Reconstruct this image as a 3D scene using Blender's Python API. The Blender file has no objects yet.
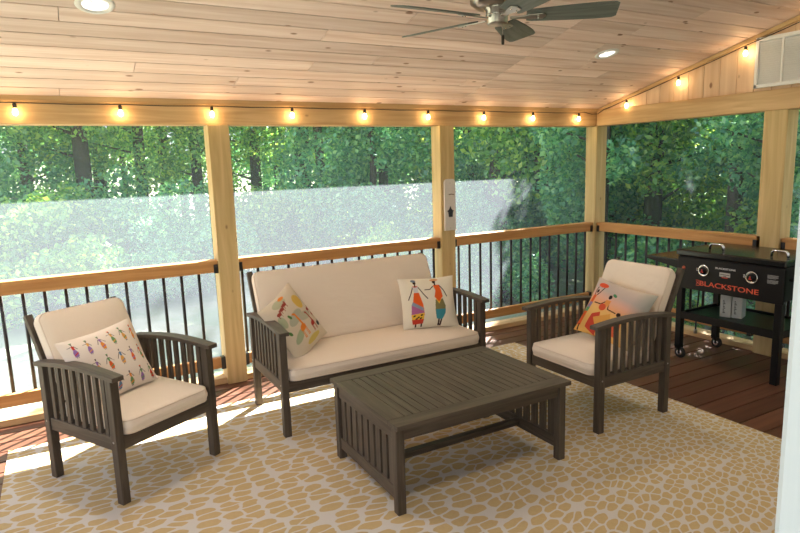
import bpy, bmesh, math, random
from mathutils import Vector, Matrix, Euler
R = math.radians
scene = bpy.context.scene
COL = scene.collection

# ------------------------------------------------------------------ camera
F_PX, PITCH, YAW, ROLL = 609.246, 0.1656, 0.5077, -0.0312
CAM = Vector((-4.6698, -4.3576, 1.5416))
def cam_axes():
    cy, sy, cp, sp = math.cos(YAW), math.sin(YAW), math.cos(PITCH), math.sin(PITCH)
    fw = Vector((sy*cp, cy*cp, -sp)); r = Vector((cy, -sy, 0)); u = r.cross(fw)
    c, s = math.cos(ROLL), math.sin(ROLL)
    return c*r + s*u, -s*r + c*u, fw
_r, _u, _f = cam_axes()
cd = bpy.data.cameras.new('camera'); cam = bpy.data.objects.new('camera', cd); COL.objects.link(cam)
M3 = Matrix((_r, _u, -_f)).transposed()
cam.matrix_world = Matrix.Translation(CAM) @ M3.to_4x4()
cd.sensor_width = 36; cd.lens = F_PX*36/800; cd.clip_start = .03; cd.clip_end = 300
scene.camera = cam

# ------------------------------------------------------------------ world, sun, exposure
scene.view_settings.view_transform = 'Standard'; scene.view_settings.look = 'None'
scene.view_settings.gamma = 1; scene.view_settings.use_curve_mapping = False
scene.view_settings.exposure = 0.75
w = bpy.data.worlds.new('sky'); scene.world = w; w.use_nodes = True
bg = w.node_tree.nodes['Background']; bg.inputs[0].default_value = (.88, .88, 1, 1); bg.inputs[1].default_value = 1.15
SUN = Vector((1.27, 1.0, 1.64)).normalized()
sd = bpy.data.lights.new('sun', 'SUN'); sd.energy = 30.0; sd.angle = R(.6); sd.color = (1, .95, .86)
so = bpy.data.objects.new('sun', sd); COL.objects.link(so); so.rotation_euler = SUN.to_track_quat('Z', 'Y').to_euler(); so.location = (8, 5, 9)
DOWNLIGHT_W = 4.2

# ------------------------------------------------------------------ materials
def new_mat(name):
    m = bpy.data.materials.new(name); m.use_nodes = True
    nt = m.node_tree; return m, nt, nt.nodes['Principled BSDF']
def flat(name, col, rough=.6, metal=0, spec=.5, noise=0):
    m, nt, b = new_mat(name)
    b.inputs['Base Color'].default_value = (*col, 1); b.inputs['Roughness'].default_value = rough
    b.inputs['Metallic'].default_value = metal; b.inputs['Specular IOR Level'].default_value = spec
    n = nt.nodes.new('ShaderNodeTexNoise'); n.inputs['Scale'].default_value = 30; n.inputs['Detail'].default_value = 3
    mx = nt.nodes.new('ShaderNodeMix'); mx.data_type = 'RGBA'
    a = max(noise, .04)
    mx.inputs[6].default_value = (*[c*(1-a) for c in col], 1); mx.inputs[7].default_value = (*[min(1, c*(1+a)) for c in col], 1)
    nt.links.new(n.outputs['Fac'], mx.inputs[0]); nt.links.new(mx.outputs[2], b.inputs['Base Color'])
    return m
def wood(name, dark, light, axis='x', knots=0.0, rough=.6, along=1.3, across=22, vary=.25, knotcol=(.12, .05, .02)):
    m, nt, b = new_mat(name); N = nt.nodes.new; L = nt.links.new
    tc = N('ShaderNodeTexCoord'); geo = N('ShaderNodeNewGeometry')
    mp = N('ShaderNodeVectorMath'); mp.operation = 'MULTIPLY'
    sc = [across]*3; sc['xyz'.index(axis)] = along; mp.inputs[1].default_value = sc
    L(tc.outputs['Object'], mp.inputs[0])
    off = N('ShaderNodeVectorMath'); off.operation = 'SCALE'; off.inputs[0].default_value = (37, 91, 53); L(geo.outputs['Random Per Island'], off.inputs['Scale'])
    ad = N('ShaderNodeVectorMath'); ad.operation = 'ADD'; L(mp.outputs[0], ad.inputs[0]); L(off.outputs[0], ad.inputs[1])
    n1 = N('ShaderNodeTexNoise'); n1.inputs['Scale'].default_value = 1; n1.inputs['Detail'].default_value = 5; n1.inputs['Distortion'].default_value = .8
    L(ad.outputs[0], n1.inputs['Vector'])
    cr = N('ShaderNodeValToRGB'); cr.color_ramp.elements[0].position = .32; cr.color_ramp.elements[1].position = .68
    cr.color_ramp.elements[0].color = (*dark, 1); cr.color_ramp.elements[1].color = (*light, 1); L(n1.outputs['Fac'], cr.inputs[0])
    # board to board difference
    mr = N('ShaderNodeMapRange'); mr.inputs['To Min'].default_value = 1-vary; mr.inputs['To Max'].default_value = 1+vary*.3; L(geo.outputs['Random Per Island'], mr.inputs[0])
    hv = N('ShaderNodeVectorMath'); hv.operation = 'SCALE'; L(cr.outputs[0], hv.inputs[0]); L(mr.outputs[0], hv.inputs['Scale'])
    out = hv.outputs[0]
    if knots > 0:
        mp2 = N('ShaderNodeVectorMath'); mp2.operation = 'MULTIPLY'; s2 = [11.0]*3; s2['xyz'.index(axis)] = 6.0; mp2.inputs[1].default_value = s2; L(tc.outputs['Object'], mp2.inputs[0])
        ad2 = N('ShaderNodeVectorMath'); ad2.operation = 'ADD'; L(mp2.outputs[0], ad2.inputs[0]); L(off.outputs[0], ad2.inputs[1])
        v = N('ShaderNodeTexVoronoi'); v.inputs['Scale'].default_value = 1; L(ad2.outputs[0], v.inputs['Vector'])
        sp = N('ShaderNodeSeparateColor'); L(v.outputs['Color'], sp.inputs[0])
        lt = N('ShaderNodeMath'); lt.operation = 'LESS_THAN'; lt.inputs[1].default_value = knots; L(sp.outputs[0], lt.inputs[0])
        rad = N('ShaderNodeMapRange'); rad.inputs['From Min'].default_value = .10; rad.inputs['From Max'].default_value = .17; rad.inputs['To Min'].default_value = 1; rad.inputs['To Max'].default_value = 0; L(v.outputs['Distance'], rad.inputs[0])
        mu = N('ShaderNodeMath'); mu.operation = 'MULTIPLY'; L(lt.outputs[0], mu.inputs[0]); L(rad.outputs[0], mu.inputs[1])
        mu2 = N('ShaderNodeMath'); mu2.operation = 'MULTIPLY'; mu2.inputs[1].default_value = .92; L(mu.outputs[0], mu2.inputs[0])
        mx = N('ShaderNodeMix'); mx.data_type = 'RGBA'; mx.inputs[7].default_value = (*knotcol, 1); L(mu2.outputs[0], mx.inputs[0]); L(out, mx.inputs[6]); out = mx.outputs[2]
    L(out, b.inputs['Base Color'])
    bp = N('ShaderNodeBump'); bp.inputs['Strength'].default_value = .12; bp.inputs['Distance'].default_value = .004; L(n1.outputs['Fac'], bp.inputs['Height']); L(bp.outputs[0], b.inputs['Normal'])
    b.inputs['Roughness'].default_value = rough; b.inputs['Specular IOR Level'].default_value = .35
    return m
def attr_mat(name, rough=.9):
    m, nt, b = new_mat(name); N = nt.nodes.new; L = nt.links.new
    a = N('ShaderNodeAttribute'); a.attribute_name = 'print'; L(a.outputs['Color'], b.inputs['Base Color'])
    n = N('ShaderNodeTexNoise'); n.inputs['Scale'].default_value = 260; bp = N('ShaderNodeBump'); bp.inputs['Strength'].default_value = .25; bp.inputs['Distance'].default_value = .002
    L(n.outputs['Fac'], bp.inputs['Height']); L(bp.outputs[0], b.inputs['Normal'])
    b.inputs['Roughness'].default_value = rough; b.inputs['Specular IOR Level'].default_value = .2
    return m
def fabric(name, col):
    m, nt, b = new_mat(name); N = nt.nodes.new; L = nt.links.new
    b.inputs['Base Color'].default_value = (*col, 1); b.inputs['Roughness'].default_value = .95; b.inputs['Specular IOR Level'].default_value = .15
    b.inputs['Sheen Weight'].default_value = .2
    n = N('ShaderNodeTexNoise'); n.inputs['Scale'].default_value = 5; n.inputs['Detail'].default_value = 3
    n2 = N('ShaderNodeTexNoise'); n2.inputs['Scale'].default_value = 400
    bp = N('ShaderNodeBump'); bp.inputs['Strength'].default_value = .35; bp.inputs['Distance'].default_value = .02; L(n.outputs['Fac'], bp.inputs['Height'])
    b2 = N('ShaderNodeBump'); b2.inputs['Strength'].default_value = .2; b2.inputs['Distance'].default_value = .001; L(n2.outputs['Fac'], b2.inputs['Height']); L(bp.outputs[0], b2.inputs['Normal']); L(b2.outputs[0], b.inputs['Normal'])
    return m
def emis(name, col, s):
    m = bpy.data.materials.new(name); m.use_nodes = True; nt = m.node_tree; nt.nodes.clear()
    e = nt.nodes.new('ShaderNodeEmission'); e.inputs[0].default_value = (*col, 1); e.inputs[1].default_value = s
    o = nt.nodes.new('ShaderNodeOutputMaterial'); nt.links.new(e.outputs[0], o.inputs[0]); return m

PINE_D, PINE_L = (.52, .33, .155), (.72, .51, .27)
pine_x = wood('pine_x', PINE_D, PINE_L, 'x', .16, vary=.12)
pine_y = wood('pine_y', PINE_D, PINE_L, 'y', .16, vary=.12)
pine_z = wood('post_pine_z', (.50, .36, .15), (.66, .50, .25), 'z', .14, vary=.1)
rail_x = wood('rail_pine_x', (.46, .22, .07), (.62, .34, .125), 'x', .12, vary=.1)
rail_y = wood('rail_pine_y', (.46, .22, .07), (.62, .34, .125), 'y', .12, vary=.1)
ceil_m = wood('whitewashed_pine', (.72, .54, .47), (.92, .77, .72), 'x', .5, vary=.2, along=1.1, across=20, knotcol=(.25, .13, .08))
gable_m = wood('gable_pine', (.62, .43, .28), (.78, .59, .42), 'z', .2, vary=.16, along=.9, across=14, knotcol=(.25, .13, .08))
deck_m = wood('deck_boards', (.105, .042, .024), (.165, .070, .042), 'x', .0, vary=.3, rough=.38, across=30)
TD, TL = (.066, .050, .036), (.120, .094, .069)
tk = {a: wood('taupe_wood_'+a, TD, TL, a, 0, vary=.2, rough=.55, across=40, along=3) for a in 'xyz'}
cream = fabric('cream_fabric', (.80, .695, .57))
piping_m = fabric('cream_piping', (.74, .62, .50))
print_m = attr_mat('printed_fabric')
black_metal = flat('black_metal', (.012, .012, .013), .4, 0, .5)
steel_black = flat('griddle_black', (.005, .005, .006), .42, 0, .25)
gloss_black = flat('griddle_lid_black', (.006, .007, .008), .22, 0, .5)
chrome = flat('chrome', (.75, .75, .76), .16, 1)
nickel = flat('brushed_nickel', (.42, .40, .38), .28, 1)
white_paint = flat('white_paint', (.80, .82, .83), .5); jamb_m = flat('painted_jamb', (.50, .55, .59), .5)
white_metal = flat('white_vent', (.82, .84, .86), .45)
rubber = flat('rubber', (.015, .015, .015), .7)
blade_m = wood('grey_blade', (.10, .12, .115), (.17, .195, .185), 'x', 0, vary=.1, rough=.5, across=40, along=4)
siding = flat('painted_wall', (.62, .60, .56), .7)
orange = flat('orange_print', (.75, .10, .045), .5)
red_paint = flat('red_paint', (.7, .05, .03), .4)
grey_print = flat('grey_print', (.45, .45, .45), .5)
white_print = flat('white_print', (.8, .8, .8), .5)
bulb_m = emis('bulb_glow', (1, .62, .26), 30)
down_m = emis('downlight_glow', (1, .90, .78), 1.5)
bark = wood('bark', (.030, .024, .018), (.075, .062, .048), 'z', 0, along=4, across=18, rough=.95)

# ------------------------------------------------------------------ mesh builder
class MB:
    def __init__(s): s.v = []; s.f = []; s.smooth = []
    def add(s, vs, fs, M=None, smooth=False):
        o = len(s.v)
        for p in vs:
            p = Vector(p); s.v.append(M @ p if M else p)
        for f in fs: s.f.append([i+o for i in f]); s.smooth.append(smooth)
        return s
    def box(s, a, b, M=None):
        x0, y0, z0 = a; x1, y1, z1 = b
        if x0 > x1: x0, x1 = x1, x0
        if y0 > y1: y0, y1 = y1, y0
        if z0 > z1: z0, z1 = z1, z0
        return s.add([(x0,y0,z0),(x1,y0,z0),(x1,y1,z0),(x0,y1,z0),(x0,y0,z1),(x1,y0,z1),(x1,y1,z1),(x0,y1,z1)],
              [(0,3,2,1),(4,5,6,7),(0,1,5,4),(1,2,6,5),(2,3,7,6),(3,0,4,7)], M)
    def beam(s, p, q, w, h, up=(0,0,1)):       # bar of section w x h from p to q
        p = Vector(p); q = Vector(q); d = (q-p); L = d.length; d.normalize(); up = Vector(up)
        x = d.cross(up).normalized(); y = x.cross(d)
        M = Matrix((x, y, -d)).transposed().to_4x4(); M.translation = p
        return s.box((-w/2, -h/2, -L), (w/2, h/2, 0), M)
    def lathe(s, prof, n=24, M=None, smooth=True):
        vs = [(r*math.cos(2*math.pi*k/n), r*math.sin(2*math.pi*k/n), z) for r, z in prof for k in range(n)]
        fs = [(i*n+k, i*n+(k+1) % n, (i+1)*n+(k+1) % n, (i+1)*n+k) for i in range(len(prof)-1) for k in range(n)]
        if prof[0][0] > 1e-6: fs.append(tuple(range(n))[::-1])
        if prof[-1][0] > 1e-6: fs.append(tuple((len(prof)-1)*n+k for k in range(n)))
        return s.add(vs, fs, M, smooth)
    def cyl(s, p, q, r, n=12, r2=None):
        p = Vector(p); q = Vector(q); d = q-p
        M = d.to_track_quat('Z', 'Y').to_matrix().to_4x4(); M.translation = p
        return s.lathe([(r, 0), (r if r2 is None else r2, d.length)], n, M)
    def tube(s, pts, r, n=8, closed=False):
        pts = [Vector(p) for p in pts]; m = len(pts); vs = []; last = None
        for i, p in enumerate(pts):
            a = pts[i-1] if (i or closed) else p; b = pts[(i+1) % m] if (i < m-1 or closed) else p
            t = (b-a).normalized()
            if last is None: last = Vector((0,0,1)).cross(t) if abs(t.z) < .9 else Vector((1,0,0)).cross(t)
            x = (last - t*last.dot(t)).normalized(); last = x; y = t.cross(x)
            for k in range(n):
                a_ = 2*math.pi*k/n; vs.append(p + x*r*math.cos(a_) + y*r*math.sin(a_))
        fs = [(i*n+k, i*n+(k+1) % n, ((i+1) % m)*n+(k+1) % n, ((i+1) % m)*n+k) for i in range(m if closed else m-1) for k in range(n)]
        if not closed: fs += [tuple(range(n))[::-1], tuple((m-1)*n+k for k in range(n))]
        return s.add(vs, fs, None, True)
    def prism(s, poly, z0, z1, M=None):
        n = len(poly)
        vs = [(x, y, z0) for x, y in poly] + [(x, y, z1) for x, y in poly]
        fs = [tuple(range(n))[::-1], tuple(range(n, 2*n))] + [(k, (k+1) % n, n+(k+1) % n, n+k) for k in range(n)]
        return s.add(vs, fs, M)
    def build(s, name, mat, parent=None, origin=None, bevel=0, sharp=True):
        me = bpy.data.meshes.new(name)
        if origin is not None: O = Vector(origin); vs = [v-O for v in s.v]
        else: vs = s.v
        me.from_pydata([tuple(v) for v in vs], [], s.f); me.materials.append(mat)
        me.polygons.foreach_set('use_smooth', s.smooth); me.update()
        bm = bmesh.new(); bm.from_mesh(me); bmesh.ops.recalc_face_normals(bm, faces=bm.faces); bm.to_mesh(me); bm.free()
        o = bpy.data.objects.new(name, me); COL.objects.link(o)
        if parent is not None: o.parent = parent
        if bevel:
            b = o.modifiers.new('bevel', 'BEVEL'); b.width = bevel; b.segments = 2; b.limit_method = 'ANGLE'; b.angle_limit = R(50)
        return o
def tag(o, label=None, cat=None, group=None, kind=None):
    if label: o['label'] = label
    if cat: o['category'] = cat
    if group: o['group'] = group
    if kind: o['kind'] = kind
    return o
def empty(name, loc, label=None, cat=None, group=None, rz=0):
    o = bpy.data.objects.new(name, None); COL.objects.link(o); o.location = loc; o.rotation_euler = (0, 0, rz); o.empty_display_size = .1
    return tag(o, label, cat, group)
def copy_tree(o, parent=None):
    kids = list(o.children)
    c = o.copy(); COL.objects.link(c); c.parent = parent
    for k in kids: copy_tree(k, c)
    return c

# ------------------------------------------------------------------ structure
CZ0, SL = 2.012, .262                       # ceiling height at the back wall, slope
def cz(y): return CZ0 - SL*y
XL, YH = -5.60, -4.10                       # left side of the porch, house wall
# deck
rnd = random.Random(4)
m = MB(); y = .16; k = 0
while y > YH:
    x = XL-.05
    cuts = sorted([rnd.uniform(XL+.5, -.4) for _ in range(rnd.choice([0, 1]))])
    ends = [x] + cuts + [.16]
    for a, b in zip(ends[:-1], ends[1:]): m.box((a+.001, y-.133, -.028), (b-.001, y, 0))
    y -= .142; k += 1
tag(m.build('floor', deck_m, bevel=.003), kind='structure')
m = MB(); m.box((XL-.1, YH-.6, -.25), (.18, .2, -.03)); tag(m.build('trim_1', flat('deck_frame', (.008, .006, .005)), ), kind='structure')
# ceiling boards
m = MB(); y = .0; pw = .134
while y > YH:
    y1 = y-pw; x = XL-.1; first = True
    ends = [XL-.1] + sorted([rnd.uniform(XL+.2, -1.9) for _ in range(rnd.choice([1, 1, 2]))]) + [-1.70] + ([rnd.uniform(-1.3, -.3)] if rnd.random() < .5 else []) + [.16]
    for a, b in zip(ends[:-1], ends[1:]):
        a += .0015; b -= .0015; ya, yb = y-.0042, y1+.0042
        m.add([(a, ya, cz(ya)), (b, ya, cz(ya)), (b, yb, cz(yb)), (a, yb, cz(yb)), (a, ya, cz(ya)+.02), (b, ya, cz(ya)+.02), (b, yb, cz(yb)+.02), (a, yb, cz(yb)+.02)],
              [(0,1,2,3),(4,7,6,5),(0,4,5,1),(1,5,6,2),(2,6,7,3),(3,7,4,0)])
    y = y1
tag(m.build('ceiling', ceil_m, bevel=.002), kind='structure')
m = MB(); ye = .425                          # roof deck above, with its eave
m.add([(XL-.5, ye, cz(0)-.09), (.5, ye, cz(0)-.09), (.5, YH-.2, cz(YH-.2)+.03), (XL-.5, YH-.2, cz(YH-.2)+.03),
       (XL-.5, ye, cz(0)+.10), (.5, ye, cz(0)+.10), (.5, YH-.2, cz(YH-.2)+.2), (XL-.5, YH-.2, cz(YH-.2)+.2)],
      [(0,1,2,3),(4,7,6,5),(0,4,5,1),(1,5,6,2),(2,6,7,3),(3,7,4,0)])
for v in m.v[:2]: v.z = 1.905
m.v = [v for v in m.v]
# keep the underside above the boards: split the slab at the wall
m2 = MB()
def slab(y0, z0b, z0t, y1, z1b, z1t, x0=XL-.4, x1=.45):
    m2.add([(x0,y0,z0b),(x1,y0,z0b),(x1,y1,z1b),(x0,y1,z1b),(x0,y0,z0t),(x1,y0,z0t),(x1,y1,z1t),(x0,y1,z1t)],
           [(0,1,2,3),(4,7,6,5),(0,4,5,1),(1,5,6,2),(2,6,7,3),(3,7,4,0)])
slab(ye, 1.905, 2.05, .145, 1.96, 2.10)
slab(.145, 2.03, 2.10, YH-.2, cz(YH-.2)+.07, cz(YH-.2)+.2)
tag(m2.build('trim_2', siding), kind='structure')
# house wall with the doorway the camera stands in
d_ = _r*((779-400)/F_PX) - _u*((430-266.5)/F_PX) + _f
XJ = CAM.x + d_.x/d_.y*(YH-CAM.y)
m = MB(); zt = cz(YH)+.02
m.box((XL, YH-.10, 0), (-5.20, YH, zt)); m.box((XJ+.10, YH-.10, 0), (.14, YH, zt)); m.box((-5.20, YH-.10, 2.16), (XJ+.10, YH, zt))
tag(m.build('wall_front', siding), kind='structure')
m = MB(); m.box((XJ, YH-.12, -.02), (XJ+.11, YH+.0, 2.1)); m.box((-5.21, YH-.12, -.02), (-5.12, YH, 2.1)); m.box((-5.21, YH-.12, 2.1), (XJ+.11, YH, 2.18))
tag(m.build('door_1', jamb_m, bevel=.006), kind='structure')
# gable above the right beam
m = MB(); y = -.0; 
while y > YH:
    y1 = max(y-.138, YH)
    m.add([(.02, y-.0015, 1.95), (.02, y1+.0015, 1.95), (.02, y1+.0015, cz(y1)-.002), (.02, y-.0015, cz(y)-.002),
           (.05, y-.0015, 1.95), (.05, y1+.0015, 1.95), (.05, y1+.0015, cz(y1)-.002), (.05, y-.0015, cz(y)-.002)],
          [(0,1,2,3),(4,7,6,5),(0,4,5,1),(1,5,6,2),(2,6,7,3),(3,7,4,0)])
    y = y1
tag(m.build('wall_right', gable_m, bevel=.002), kind='structure')
m = MB(); m.box((XL-.04, YH, 1.99), (XL-.01, 0, 2.0))
m.add([(XL-.03, 0, 1.9), (XL-.03, YH, 1.9), (XL-.03, YH, cz(YH)), (XL-.03, 0, cz(0))], [(0,1,2,3)])
m.add([(XL-.06, 0, 1.9), (XL-.06, YH, 1.9), (XL-.06, YH, cz(YH)), (XL-.06, 0, cz(0))], [(3,2,1,0)])
tag(m.build('wall_left', gable_m), kind='structure')
# mouldings where the ceiling meets the walls
m = MB(); m.box((XL, -.018, 1.985), (0, .01, 2.018)); tag(m.build('trim_3', pine_x, bevel=.003), kind='structure')
m = MB(); m.beam((.008, 0, cz(0)-.018), (.008, YH, cz(YH)-.018), .028, .03); tag(m.build('trim_4', pine_y, bevel=.003), kind='structure')
# beams
o = MB().box((XL-.1, 0, 1.85), (.14, .14, 2.0)).build('roof_beam', pine_x, bevel=.006); tag(o, 'long pine roof beam across the top of the back screens', 'beam')
o = MB().box((-.02, YH, 1.85), (.12, -.012, 2.0)).build('roof_beam', pine_y, bevel=.006); tag(o, 'pine roof beam over the right side screens, under the white vent', 'beam')
o = MB().box((XL-.1, YH, 1.85), (XL+.02, -.002, 2.0)).build('roof_beam', pine_y, bevel=.006); tag(o, 'pine roof beam along the left side of the porch', 'beam')
# posts
def post(x0, x1, y0, y1, label, zt=1.85):
    O = ((x0+x1)/2, (y0+y1)/2, 0)
    o = MB().box((x0, y0, 0), (x1, y1, zt)).build('wooden_post', pine_z, origin=O, bevel=.005); o.location = O
    return tag(o, label, 'post')
post(-3.722, -3.579, -.03, .11, 'square pale pine post between the sofa and the left armchair')
post(-1.845, -1.705, -.03, .11, 'square pale pine post behind the sofa arm, holding the white plaque')
post(-.03, .11, -.03, .11, 'square pine corner post where back and right screens meet')
post(-.03, .11, -1.814, -1.670, 'square pine post on the right side, behind the griddle')
post(XL-.03, XL+.11, -.03, .11, 'square pine corner post at the left end of the back screens')
post(XL-.03, XL+.11, -2.0, -1.86, 'square pine post half way along the left side')
post(-.03, .11, YH+.0, YH+.14, 'square pine post against the house wall on the right side')
# strip beside the right post
o = MB().box((-.012, -1.668, .915), (.05, -1.632, 1.85)).build('trim_5', pine_z, bevel=.003); tag(o, kind='structure')
# bottom plates
def plate(n, a, b, mat): tag(MB().box(a, b).build('trim_%d' % n, mat, bevel=.004), kind='structure')
plate(6, (XL+.11, -.0, 0), (-3.722, .14, .045), pine_x); plate(7, (-3.579, 0, 0), (-1.845, .14, .045), pine_x); plate(8, (-1.705, 0, 0), (-.03, .14, .045), pine_x)
plate(9, (0, -1.67, 0), (.14, -.03, .045), pine_y); plate(10, (0, YH+.14, 0), (.14, -1.814, .045), pine_y); plate(11, (XL-.1, -1.86, 0), (XL, -.03, .045), pine_y); plate(12, (XL-.1, YH, 0), (XL, -2.0, .045), pine_y)

# railings: origin at one end, running along local x, room side is -y
def railing(p, length, rz, label, horiz, nb, first, step=.1185):
    r = empty('porch_railing', p, label, 'railing', 'railings between the porch posts', rz)
    MB().box((0, 0, .828), (length, .038, .912)).build('top_rail', horiz, r, bevel=.003)
    o = MB().box((-.0, -.006, .892), (length, .085, .914)).build('rail_cap', horiz, r, bevel=.003)
    MB().box((0, 0, .122), (length, .038, .202)).build('bottom_rail', horiz, r, bevel=.003)
    proto = None
    for i in range(nb):
        x = first + i*step
        if x > length-.01: break
        if proto is None:
            proto = MB().cyl((0, 0, 0), (0, 0, .65), .011, 10).build('baluster', black_metal, r); b = proto
        else:
            b = proto.copy(); COL.objects.link(b); b.parent = r
        b.location = (x, .048, .19)
    for x0 in (0, length-.03):
        for z0, z1 in ((.822, .885), (.115, .205)):
            MB().box((x0, -.006, z0), (x0+.03, .045, z1)).build('bracket', black_metal, r, bevel=.002)
    return r
L0 = 'pine railing with black balusters '
railing((XL+.11, 0, 0), -3.722-XL-.11, 0, L0+'behind the left armchair', rail_x, 16, .10)
railing((-3.579, 0, 0), 1.734, 0, L0+'behind the cream sofa', rail_x, 15, .036)
railing((-1.705, 0, 0), 1.675, 0, L0+'from the plaque post to the corner post', rail_x, 14, .083)
railing((0, -.03, 0), 1.602, -math.pi/2, L0+'on the right side, between corner post and griddle', rail_x, 15, .082)
railing((0, -1.814, 0), 2.146, -math.pi/2, L0+'on the right side, nearest the house wall', rail_x, 18, .06)
railing((XL, -1.86, 0), 1.83, math.pi/2, L0+'on the left side, near the back corner', rail_x, 15, .08)
railing((XL, YH+.0, 0), 2.10, math.pi/2, L0+'on the left side, nearest the house', rail_x, 17, .08)

# insect screens
def screen_mat():
    m = bpy.data.materials.new('insect_mesh'); m.use_nodes = True; nt = m.node_tree; nt.nodes.clear(); N = nt.nodes.new; L = nt.links.new
    tr = N('ShaderNodeBsdfTransparent'); tl = N('ShaderNodeBsdfTranslucent'); df = N('ShaderNodeBsdfDiffuse')
    tl.inputs[0].default_value = (.74, .85, 1, 1); df.inputs[0].default_value = (.30, .34, .38, 1)
    a = N('ShaderNodeMixShader'); a.inputs[0].default_value = .22; L(tl.outputs[0], a.inputs[1]); L(df.outputs[0], a.inputs[2])
    b = N('ShaderNodeMixShader'); b.inputs[0].default_value = SCREEN; L(tr.outputs[0], b.inputs[1]); L(a.outputs[0], b.inputs[2])
    o = N('ShaderNodeOutputMaterial'); L(b.outputs[0], o.inputs[0]); return m
SCREEN = .115
mesh_m = screen_mat()
def screen(n, a, b):
    m = MB(); (x0, y0), (x1, y1) = a, b
    m.add([(x0, y0, .045), (x1, y1, .045), (x1, y1, 1.85), (x0, y0, 1.85)], [(0, 1, 2, 3)])
    tag(m.build('window_%d' % n, mesh_m), kind='structure')
screen(1, (XL+.11, .105), (-3.722, .105)); screen(2, (-3.579, .105), (-1.845, .105)); screen(3, (-1.705, .105), (-.03, .105))
screen(4, (.105, -.03), (.105, -1.67)); screen(5, (.105, -1.814), (.105, YH+.14)); screen(6, (XL-.04, -.03), (XL-.04, -1.86)); screen(7, (XL-.04, -2.0), (XL-.04, YH))

# rug
def rug_mat():
    m, nt, b = new_mat('rug_print'); N = nt.nodes.new; L = nt.links.new
    tc = N('ShaderNodeTexCoord'); sp = N('ShaderNodeSeparateXYZ'); L(tc.outputs['Object'], sp.inputs[0])
    def M(op, a, b2):
        n = N('ShaderNodeMath'); n.operation = op
        for i, q in enumerate((a, b2)):
            if isinstance(q, (int, float)): n.inputs[i].default_value = q
            else: L(q, n.inputs[i])
        return n.outputs[0]
    X, Y = sp.outputs[0], sp.outputs[1]
    X2 = M('MAXIMUM', M('SUBTRACT', X, .1), 0)
    U = M('ADD', M('MULTIPLY', X, 9.6), M('MULTIPLY', M('POWER', X2, 2), 4.2))
    V = M('MULTIPLY', Y, M('ADD', 17.0, M('MULTIPLY', X2, 6.5)))
    cb = N('ShaderNodeCombineXYZ'); L(U, cb.inputs[0]); L(V, cb.inputs[1])
    nz = N('ShaderNodeTexNoise'); nz.inputs['Scale'].default_value = 1.4; nz.inputs['Detail'].default_value = 1; L(cb.outputs[0], nz.inputs['Vector'])
    sc = N('ShaderNodeVectorMath'); sc.operation = 'MULTIPLY_ADD'; sc.inputs[1].default_value = (.35, .35, 0); L(nz.outputs['Color'], sc.inputs[0]); L(cb.outputs[0], sc.inputs[2])
    v = N('ShaderNodeTexVoronoi'); v.voronoi_dimensions = '2D'; v.feature = 'DISTANCE_TO_EDGE'; v.inputs['Scale'].default_value = 1; v.inputs['Randomness'].default_value = .78; L(sc.outputs[0], v.inputs['Vector'])
    v1 = N('ShaderNodeTexVoronoi'); v1.voronoi_dimensions = '2D'; v1.feature = 'F1'; v1.inputs['Scale'].default_value = 1; v1.inputs['Randomness'].default_value = .78; L(sc.outputs[0], v1.inputs['Vector'])
    d = M('SUBTRACT', v.outputs['Distance'], M('MULTIPLY', M('POWER', v1.outputs['Distance'], 3), .35))
    mr = N('ShaderNodeMapRange'); mr.inputs['From Min'].default_value = .04; mr.inputs['From Max'].default_value = .075; L(M('MINIMUM', d, M('MULTIPLY', M('SUBTRACT', .61, v1.outputs['Distance']), .7)), mr.inputs[0])
    wv = N('ShaderNodeTexNoise'); wv.inputs['Scale'].default_value = 60; L(tc.outputs['Object'], wv.inputs['Vector'])
    c1 = N('ShaderNodeMix'); c1.data_type = 'RGBA'; c1.inputs[6].default_value = (.46, .34, .17, 1); c1.inputs[7].default_value = (.54, .40, .21, 1); L(wv.outputs['Fac'], c1.inputs[0])
    mx = N('ShaderNodeMix'); mx.data_type = 'RGBA'; mx.inputs[6].default_value = (.57, .54, .50, 1); L(c1.outputs[2], mx.inputs[7]); L(mr.outputs[0], mx.inputs[0])
    L(mx.outputs[2], b.inputs['Base Color']); b.inputs['Roughness'].default_value = .95; b.inputs['Specular IOR Level'].default_value = .15
    n2 = N('ShaderNodeTexNoise'); n2.inputs['Scale'].default_value = 300; bp = N('ShaderNodeBump'); bp.inputs['Strength'].default_value = .3; bp.inputs['Distance'].default_value = .002
    L(n2.outputs['Fac'], bp.inputs['Height']); L(bp.outputs[0], b.inputs['Normal'])
    return m
RX0, RX1, RY0, RY1 = -5.061, -1.3715, -.4137, -3.16
o = MB().box((RX0, RY1, .0), (RX1, RY0, .006)).build('area_rug', rug_mat(), origin=((RX0+RX1)/2, (RY0+RY1)/2, 0)); o.location = ((RX0+RX1)/2, (RY0+RY1)/2, .0005)
tag(o, 'large flat rug with golden pebble spots on pale ground', 'rug')

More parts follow.
